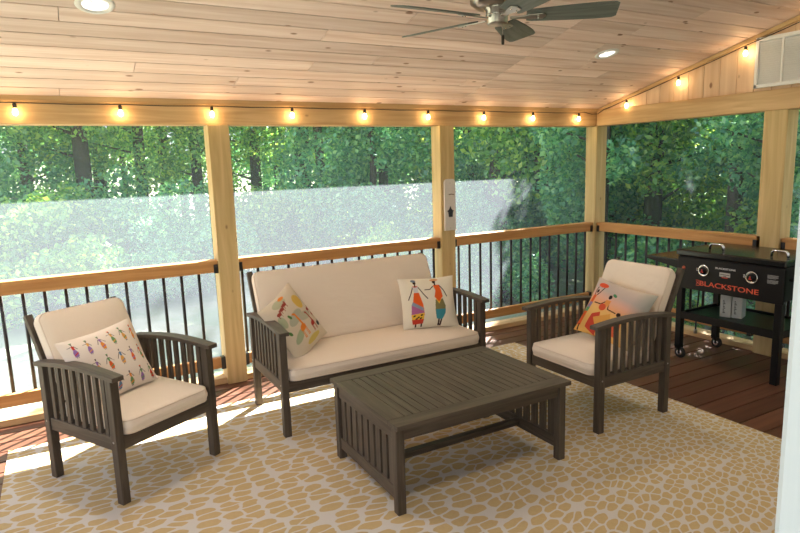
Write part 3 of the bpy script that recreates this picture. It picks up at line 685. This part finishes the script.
# ------------------------------------------------------------------ ceiling fan
FX, FY = -2.775, -1.965; FZ = 2.228
O = (FX, FY, 0); fr = empty('ceiling_fan', O, 'brushed nickel ceiling fan with five grey blades', 'ceiling fan')
ctop = cz(FY)
T = Matrix.Translation((FX, FY, 0))
fm = MB().lathe([(.0, FZ+.025), (.10, FZ+.025), (.125, FZ+.045), (.128, FZ+.075), (.112, FZ+.105), (.06, FZ+.135), (.03, FZ+.14)], 36, T).build('motor_housing', nickel, fr, origin=O)
MB().lathe([(.0, ctop-.06), (.03, ctop-.06), (.055, ctop-.045), (.068, ctop-.0), (.0, ctop+.0)], 30, T).build('canopy', nickel, fr, origin=O)
MB().cyl((FX, FY, FZ+.13), (FX, FY, ctop-.05), .013, 16).build('downrod', nickel, fr, origin=O)
MB().lathe([(.0, FZ-.052), (.044, FZ-.052), (.050, FZ-.044), (.052, FZ+.01), (.062, FZ+.018), (.062, FZ+.028)], 32, T).build('switch_housing', nickel, fr, origin=O)
MB().lathe([(.0525, FZ-.012), (.0535, FZ-.012), (.0535, FZ-.006), (.0525, FZ-.006)], 32, T).build('trim_ring', chrome, fr, origin=O)
hd = Vector((FX-CAM.x, FY-CAM.y, 0)).normalized(); rt = Vector((hd.y, -hd.x, 0))
for k in range(5):
    a = R([1, 67, 141, 212, 285][k]); d = rt*math.cos(a) - hd*math.sin(a); ang = math.atan2(d.y, d.x)
    Mb = Matrix.Translation((FX, FY, FZ)) @ Matrix.Rotation(ang, 4, 'Z') @ Matrix.Rotation(R(0.5), 4, 'Y') @ Matrix.Rotation(R(-13), 4, 'X')
    prof = [(.135, .046), (.16, .056), (.33, .070), (.46, .076), (.525, .072), (.542, .058)]
    poly = [(x, -y) for x, y in prof] + [(x, y) for x, y in prof[::-1]]
    bl = MB().prism(poly, 0, .006).build('blade', blade_m, fr); bl.location = (0, 0, FZ); bl.matrix_local = Matrix.Translation((0, 0, FZ-.022)) @ Matrix.Rotation(ang, 4, 'Z') @ Matrix.Rotation(R(-13), 4, 'X')
    m = MB().prism([(.06, -.012), (.12, -.012), (.15, -.022), (.21, -.026), (.225, 0), (.21, .026), (.15, .022), (.12, .012), (.06, .012)], -.007, -.001)
    ir = m.build('blade_iron', nickel, fr, bevel=.002); ir.matrix_local = Matrix.Translation((0, 0, FZ-.022)) @ Matrix.Rotation(ang, 4, 'Z') @ Matrix.Rotation(R(-13), 4, 'X')
    for q in (-.012, .012):
        s_ = MB().cyl((.19, q, -.010), (.19, q, -.006), .004, 8).build('screw', chrome, ir)
pc = MB().cyl((FX+.005, FY-.035, FZ-.052), (FX+.005, FY-.035, FZ-.105), .0015, 6).build('pull_chain', nickel, fr, origin=O)
MB().lathe([(.0, 0), (.006, .001), (.007, .01), (.007, .04), (.003, .045), (0, .045)], 12, Matrix.Translation((FX+.005, FY-.035, FZ-.148))).build('pull_fob', flat('dark_fob', (.02, .012, .008)), pc, origin=O)

# ------------------------------------------------------------------ downlights
tilt = math.atan(SL)
for (x, y, lab) in ((-4.42, -1.121, 'round white recessed downlight in the ceiling at upper left, nearest the left edge'), (-1.06, -1.07, 'round white recessed downlight in the ceiling right of the fan'),
                    (-4.42, -3.15, 'round white recessed downlight near the doorway, left'), (-1.06, -3.15, 'round white recessed downlight near the house wall, right'), (-2.74, -3.15, 'round white recessed downlight near the house wall, middle')):
    Mx = Matrix.Translation((x, y, cz(y))) @ Matrix.Rotation(-tilt, 4, 'X')
    o = MB().lathe([(.058, -.001), (.060, -.006), (.080, -.005), (.086, .0), (.086, .004), (.058, .004)], 32).build('recessed_downlight', white_paint); o.matrix_world = Mx; tag(o, lab, 'downlight', 'recessed downlights')
    l = MB().lathe([(0, -.001), (.057, -.001), (.057, .003), (0, .003)], 32).build('lens', down_m, o)
    ld = bpy.data.lights.new('downlight_lamp', 'AREA'); ld.shape = 'DISK'; ld.size = .11; ld.energy = DOWNLIGHT_W; ld.color = (1, .90, .78); ld.spread = R(150)
    lo = bpy.data.objects.new('downlight_lamp', ld); COL.objects.link(lo); lo.parent = o; lo.location = (0, 0, -.012)

# ------------------------------------------------------------------ string lights
sl = empty('string_light', (-2.6, -.03, 1.96), 'black string of glowing warm bulbs along the back beam and up the right rake', 'string lights'); O = (-2.6, -.03, 1.96)
bx = [-5.40, -4.825, -4.255, -3.685, -3.115, -2.53, -1.955, -1.39, -.838, -.272]
wire = []
for i, x in enumerate(bx):
    wire.append((x, -.03, 1.972))
    if i < len(bx)-1:
        for t_ in (.25, .5, .75): wire.append((x+(bx[i+1]-x)*t_, -.027, 1.972-.008*math.sin(math.pi*t_)+.004))
wire += [(-.2, -.03, 1.978), (-.1, -.03, 1.962), (-.04, -.045, 1.965)]
rb = [(-.396, 0), (-.934, 0), (-1.501, 0)]
def rz_(y): return 1.975 - .253*y
for a, b in ((-.1, -.375), (-.375, -.905), (-.905, -1.47), (-1.47, -2.04), (-2.04, -2.60), (-2.60, -3.2)):
    for t_ in (0, .25, .5, .75): y = a+(b-a)*t_; wire.append((-.024, y, rz_(y)-.006*math.sin(math.pi*t_)))
MB().tube(wire, .0032, 6).build('wire', rubber, sl, origin=O)
sites = [(x, -.03, 1.968) for x in bx] + [(-.028, y, rz_(y)-.008) for y in (-.375, -.905, -1.47, -2.04, -2.60)]
s0 = None
for p in sites:
    if s0 is None:
        s0 = MB().lathe([(0, 0), (.008, 0), (.011, -.006), (.011, -.030), (0, -.030)], 12).build('socket', rubber, sl)
        b0 = MB().lathe([(.0, -.072), (.008, -.070), (.0145, -.058), (.0145, -.048), (.009, -.034), (.007, -.030)], 14).build('bulb', bulb_m, s0); s = s0; b = b0
    else:
        s = s0.copy(); COL.objects.link(s); s.parent = sl; b = b0.copy(); COL.objects.link(b); b.parent = s
    s.location = Vector(p)-Vector(O)
    pl = bpy.data.lights.new('bulb_light', 'POINT'); pl.energy = .16; pl.color = (1, .68, .36); pl.shadow_soft_size = .02
    po = bpy.data.objects.new('bulb_light', pl); COL.objects.link(po); po.parent = s; po.location = (0, -.028 if p[0] < -.1 else 0, -.055)
    if p[0] > -.1: po.location = (-.028, 0, -.055)

# ------------------------------------------------------------------ gable vent
v = empty('louvre_vent', (.02, -1.735, 2.036), 'white louvred vent grille mounted on the gable above the right beam', 'vent'); O = (.02, -1.735, 2.036)
y0, y1, z0, z1 = -1.535, -1.94, 2.024, 2.385; ym = -1.733
m = MB().box((-.012, y1, z0), (.018, y0, z0+.026)).box((-.012, y1, z1-.026), (.018, y0, z1)).box((-.012, y0-.026, z0), (.018, y0, z1)).box((-.012, y1, z0), (.018, y1+.026, z1)).box((-.010, ym-.008, z0), (.018, ym+.008, z1))
m.build('frame', white_metal, v, origin=O, bevel=.003)
MB().box((.012, y1+.01, z0+.01), (.018, y0-.01, z1-.01)).build('backing', flat('vent_back', (.62, .65, .68)), v, origin=O)
for a, b in ((y0-.026, ym+.008), (ym-.008, y1+.026)):
    m = MB(); n = 19
    for i in range(n):
        z = z0+.032+(z1-z0-.064)*(i+.5)/n
        m.add([(-.005, a, z-.011), (-.005, b, z-.011), (.004, b, z+.003), (.004, a, z+.003), (-.005, a, z-.009), (-.005, b, z-.009), (.004, b, z+.005), (.004, a, z+.005)], [(0,1,2,3),(4,7,6,5),(0,4,5,1),(1,5,6,2),(2,6,7,3),(3,7,4,0)])
    m.build('louvre_panel', white_metal, v, origin=O)

# ------------------------------------------------------------------ plaque on the post
O = (-1.765, -.03, .975); pq = empty('wall_plaque', O, 'narrow white board plaque with a black ornament, mounted on a porch post', 'plaque')
w_, h_ = .112, .435
poly = [(-w_/2, 0), (w_/2, 0), (w_/2, h_-.03)] + [(w_/2-.03+.03*math.cos(R(a)), h_-.03+.03*math.sin(R(a))) for a in (30, 60, 90)] + [(-w_/2+.03-.03*math.cos(R(a)), h_-.03+.03*math.sin(R(a))) for a in (90, 60, 30)] + [(-w_/2, h_-.03)]
Mq = Matrix(((1,0,0,0),(0,0,-1,0),(0,1,0,0),(0,0,0,1)))
MB().prism(poly, .001, .016, Mq).build('board', flat('plaque_white', (.66, .62, .57), .6, noise=.1), pq, bevel=.002)
star = []
for k in range(12):
    a = R(90+30*k); rr_ = .034 if k % 3 == 0 else .018; star.append((rr_*math.cos(a), .165+rr_*1.2*math.sin(a)))
m = MB().prism(star, .016, .022, Mq); m.prism([(-.017, .115), (.017, .115), (.022, .16), (-.022, .16)], .016, .024, Mq)
m.build('ornament', black_metal, pq)
MB().tube([(-.015, -.018, .305), (.01, -.022, .308), (.035, -.024, .302)], .0035, 6).build('hook', flat('bronze', (.10, .05, .03)), pq)
for z in (.02, .40): MB().cyl((0, -.015, z), (0, -.018, z), .004, 10).build('screw', nickel, pq)

# ------------------------------------------------------------------ outdoors
GZ = -1.0
def ground_mat():
    m, nt, b = new_mat('lawn'); N = nt.nodes.new; L = nt.links.new
    tc = N('ShaderNodeTexCoord'); n1 = N('ShaderNodeTexNoise'); n1.inputs['Scale'].default_value = .5; n1.inputs['Detail'].default_value = 6; L(tc.outputs['Object'], n1.inputs['Vector'])
    cr = N('ShaderNodeValToRGB'); e = cr.color_ramp.elements; e[0].position = .4; e[0].color = (.18, .23, .15, 1); e[1].position = .62; e[1].color = (.36, .35, .29, 1); L(n1.outputs['Fac'], cr.inputs[0]); L(cr.outputs[0], b.inputs['Base Color'])
    b.inputs['Roughness'].default_value = 1; b.inputs['Specular IOR Level'].default_value = 0
    return m
m = MB(); n = 40; vs = []; gr = random.Random(3)
for j in range(n+1):
    for i in range(n+1):
        x = -45+90*i/n; y = -30+90*j/n; z = GZ + .06*math.sin(x*.7)*math.cos(y*.5)
        if y > 24: z += (y-24)*.12
        vs.append((x, y, z))
m.add(vs, [(j*(n+1)+i, j*(n+1)+i+1, (j+1)*(n+1)+i+1, (j+1)*(n+1)+i) for j in range(n) for i in range(n)], None, True)
tag(m.build('ground', ground_mat()), kind='structure')

def leaf_mat(name, c1, c2, c3, trans=.5):
    m = bpy.data.materials.new(name); m.use_nodes = True; nt = m.node_tree; nt.nodes.clear(); N = nt.nodes.new; L = nt.links.new
    geo = N('ShaderNodeNewGeometry'); oi = N('ShaderNodeObjectInfo')
    cr = N('ShaderNodeValToRGB'); e = cr.color_ramp.elements; e[0].color = (*c1, 1); e[1].color = (*c3, 1); x = e.new(.55); x.color = (*c2, 1); L(geo.outputs['Random Per Island'], cr.inputs[0])
    df = N('ShaderNodeBsdfDiffuse'); tl = N('ShaderNodeBsdfTranslucent'); gl = N('ShaderNodeBsdfGlossy'); gl.inputs['Roughness'].default_value = .45; gl.inputs[0].default_value = (.8, .9, 1, 1)
    L(cr.outputs[0], df.inputs[0]); 
    hs = N('ShaderNodeMix'); hs.data_type = 'RGBA'; hs.blend_type = 'MULTIPLY'; hs.inputs[0].default_value = 1; hs.inputs[7].default_value = (1.35, 1.25, .8, 1); L(cr.outputs[0], hs.inputs[6]); L(hs.outputs[2], tl.inputs[0])
    a = N('ShaderNodeMixShader'); a.inputs[0].default_value = trans; L(df.outputs[0], a.inputs[1]); L(tl.outputs[0], a.inputs[2])
    b = N('ShaderNodeMixShader'); b.inputs[0].default_value = .05; L(a.outputs[0], b.inputs[1]); L(gl.outputs[0], b.inputs[2])
    o = N('ShaderNodeOutputMaterial'); L(b.outputs[0], o.inputs[0]); return m
leaf_a = leaf_mat('leaf_green', (.05, .18, .065), (.17, .42, .11), (.48, .70, .15))
leaf_b = leaf_mat('leaf_blue_green', (.04, .19, .11), (.13, .42, .21), (.34, .64, .26))
def crown(seed, blobs, n, size, mat, name, parent):
    """leaves scattered over clumps; blobs: list of (x,y,z,r)"""
    rn = random.Random(seed); vs = []; fs = []
    wt = [b[3]**2 for b in blobs]
    for b in rn.choices(blobs, wt, k=n):
        d = Vector((rn.gauss(0, 1), rn.gauss(0, 1), rn.gauss(0, 1))).normalized(); rr = b[3]*(rn.random()**.35)
        c = Vector(b[:3]) + d*rr*1.0
        nrm = Vector((rn.gauss(0, 1), rn.gauss(0, 1), rn.gauss(0, 1)+.7)).normalized()
        t1 = nrm.orthogonal().normalized(); t1 = Matrix.Rotation(rn.random()*6.28, 3, nrm) @ t1; t2 = nrm.cross(t1); s = size*rn.uniform(.6, 1.35)
        o = len(vs); vs += [c-t1*s*.5, c+t2*s*.32+t1*s*.05, c+t1*s*.55-nrm*s*.08, c-t2*s*.32+t1*s*.05]; fs.append((o, o+1, o+2, o+3))
    m = MB(); m.v = vs; m.f = fs; m.smooth = [False]*len(fs)
    me = bpy.data.meshes.new(name); me.from_pydata([tuple(v) for v in vs], [], fs); me.materials.append(mat); me.update()
    o = bpy.data.objects.new(name, me); COL.objects.link(o); o.parent = parent; return o
def make_tree(seed, h, tr, cr_r, z0, n, size, mat, nb=26, name='forest_tree'):
    rn = random.Random(seed); t = empty(name, (0, 0, GZ))
    pts = []; lx = rn.uniform(-.2, .2)
    prof = [(tr*1.35, 0), (tr*1.05, .25), (tr, 1), (tr*.8, h*.5), (tr*.4, h*.85), (.01, h)]
    mt = MB().lathe(prof, 10); 
    for v_ in mt.v: v_.x += lx*(v_.z/h)**2*2 + .04*math.sin(v_.z*1.7+seed)
    trunk = mt.build('trunk', bark, t)
    mb = MB(); blobs = []
    for i in range(nb):
        z = z0+(h-z0)*((i+.5)/nb); a = rn.random()*6.28; rr = cr_r*(.35+.65*rn.random())*(1 if z < h*.7 else .6)
        p = (rr*math.cos(a), rr*math.sin(a), z); blobs.append((*p, rn.uniform(.35, .75)*cr_r*.42+.15))
        if i % 2 == 0: mb.cyl((0, 0, z-.3), p, tr*.25, 6, .01)
    mb.build('branches', bark, t); crown(seed+5, blobs, n, size, mat, 'crown', t)
    return t
def make_bush(seed, r, h, n, size, mat, nb=16):
    rn = random.Random(seed); t = empty('leafy_bush', (0, 0, GZ)); mb = MB(); blobs = []
    for i in range(nb):
        a = rn.random()*6.28; q = r*math.sqrt(rn.random())*.8; z = h*(.12+.75*rn.random())*(1-.35*(q/r)); p = (q*math.cos(a), q*math.sin(a), z)
        blobs.append((*p, r*rn.uniform(.28, .42))); mb.cyl((q*.2*math.cos(a), q*.2*math.sin(a), 0), p, .018, 5, .005)
    mb.build('stems', bark, t); crown(seed+9, blobs, n, size, mat, 'foliage', t); return t
used = set()
def scatter(proto, spots, label, cat, group):
    for i, (x, y, s, rz) in enumerate(spots):
        o = proto if proto.name not in used else copy_tree(proto)
        used.add(proto.name); used.add(o.name)
        o.location = (x, y, GZ); o.scale = (s, s, s); o.rotation_euler = (0, 0, rz); tag(o, label, cat, group)
rn = random.Random(21)
TA = make_tree(1, 9.0, .17, 2.2, 2.2, 11000, .115, leaf_a); TB = make_tree(2, 8.5, .13, 2.0, 1.8, 11000, .115, leaf_b); TC = make_tree(3, 10, .20, 2.4, 3.0, 12000, .12, leaf_a)
def az(px, dist):      # a spot on the ground, dist metres from the doorway
    d = _f + _r*((px-400)/F_PX); d.z = 0; d.normalize(); return CAM.x+d.x*dist, CAM.y+d.y*dist
lab_b, grp_b = 'tall dark-trunked tree in the woodland behind the back screens', 'woodland trees behind the back screens'
spots = {0: [], 1: [], 2: []}
for px, ds in ((-70, 19), (-10, 17), (40, 20), (95, 17.5), (150, 19), (205, 18), (262, 20), (306, 16.5), (327, 14.5), (352, 17.5), (386, 14), (402, 18), (425, 16), (470, 14.5), (499, 12.5), (540, 15), (572, 17.5)):
    x, y = az(px, ds); spots[rn.choice([0, 1, 2])].append((x, y, rn.uniform(.9, 1.15), rn.random()*6.28))
for k, T_ in ((0, TA), (1, TB), (2, TC)): scatter(T_, spots[k], lab_b, 'tree', grp_b)
spots = {0: [], 1: [], 2: []}
for row, dist in enumerate((23, 27)):
    for px in range(-140, 640, 62):
        x, y = az(px+rn.uniform(-22, 22)+row*30, dist+rn.uniform(-1.5, 1.5)); spots[rn.choice([0, 1, 2])].append((x, y, rn.uniform(.95, 1.25), rn.random()*6.28))
for k, T_ in ((0, TA), (1, TB), (2, TC)): scatter(T_, spots[k], 'far tree standing deep in the woodland beyond the nearer dark trunks', 'tree', 'far woodland trees')
BA = make_bush(31, 1.7, 2.7, 11000, .11, leaf_b); BB = make_bush(32, 1.5, 2.3, 10000, .105, leaf_a)
sa, sb = [], []
for px in range(-120, 600, 34):
    x, y = az(px+rn.uniform(-10, 10), 14.5+rn.uniform(-1.5, 2)); (sa if rn.random() < .5 else sb).append((x, y, rn.uniform(.8, 1.15), rn.random()*6.28))
lb = 'leafy green bush at the edge of the woodland behind the back screens'
scatter(BA, sa, lb, 'bush', 'bushes at the woodland edge'); scatter(BB, sb, lb, 'bush', 'bushes at the woodland edge')
# close trees beyond the right corner
spots = {0: [], 1: [], 2: []}
for px, ds in ((590, 20), (628, 23), (672, 21), (715, 24), (760, 21), (810, 22), (880, 21)):
    x, y = az(px, ds); spots[rn.choice([0, 1, 2])].append((x, y, rn.uniform(.9, 1.0), rn.random()*6.28))
for k, T_ in ((0, TA), (1, TB), (2, TC)): scatter(T_, spots[k], 'tall tree in the woodland seen through the right side screens', 'tree', 'woodland trees beyond the right side')
NA = make_tree(51, 5.0, .10, .95, .6, 11000, .085, leaf_b, 30); NB = make_tree(52, 8.0, .15, 1.5, .7, 26000, .10, leaf_a, 46)
na = [(4.4, 3.9, .9, 1), (3.0, 5.6, .95, 2.2), (1.2, 7.4, .95, 3), (6.4, 5.2, 1.0, 4), (5.2, 7.2, 1.1, 1.5), (3.2, -2.9, 1, 2), (2.6, -.4, .85, 5)]
nb_ = [(3.9, 2.4, 1, .5), (4.7, .3, .95, 1.4), (4.2, -1.3, 1.0, 2.6), (6.1, 4.1, 1.0, 3.9), (7.2, 2.4, 1.0, 3), (5.2, -5.6, 1, 4.4), (7.2, .2, 1.1, 5.5), (7.0, -2.4, 1.1, 2.1), (7.6, -5.2, 1.1, 0), (9.6, 3.4, 1.15, 1), (5.2, -3.6, 1, 1)]
lab_c = 'close leafy tree just outside the corner and right side screens'
scatter(NA, na, lab_c, 'tree', 'close trees outside the right corner')
scatter(NB, nb_, lab_c, 'tree', 'close trees outside the right corner')
NE = make_tree(53, 7.6, .11, .85, .8, 14000, .09, leaf_b, 38)
scatter(NE, [(2.45, 2.15, 1, 0), (3.85, 3.25, 1, 2), (3.5, .75, .95, 4), (3.3, -.75, .9, 1), (5.9, .9, 1, 3)], lab_c, 'tree', 'close trees outside the right corner')
NC = make_bush(61, 1.1, 1.9, 8000, .08, leaf_b, 18); ND = make_bush(62, 1.0, 1.6, 7500, .075, leaf_a, 18)
lab_d = 'low close bush against the right corner of the porch'
scatter(NC, [(3.2, -2.2, 1, 0), (3.1, -4.2, 1.05, 1), (3.6, 2.0, 1.0, 2), (2.2, 4.3, .9, 3)], lab_d, 'bush', 'low bushes outside the right corner')
scatter(ND, [(2.4, 1.0, .8, 0), (5.3, 2.9, 1.1, 1.2), (.9, 5.6, 1, 2.5)], lab_d, 'bush', 'low bushes outside the right corner')
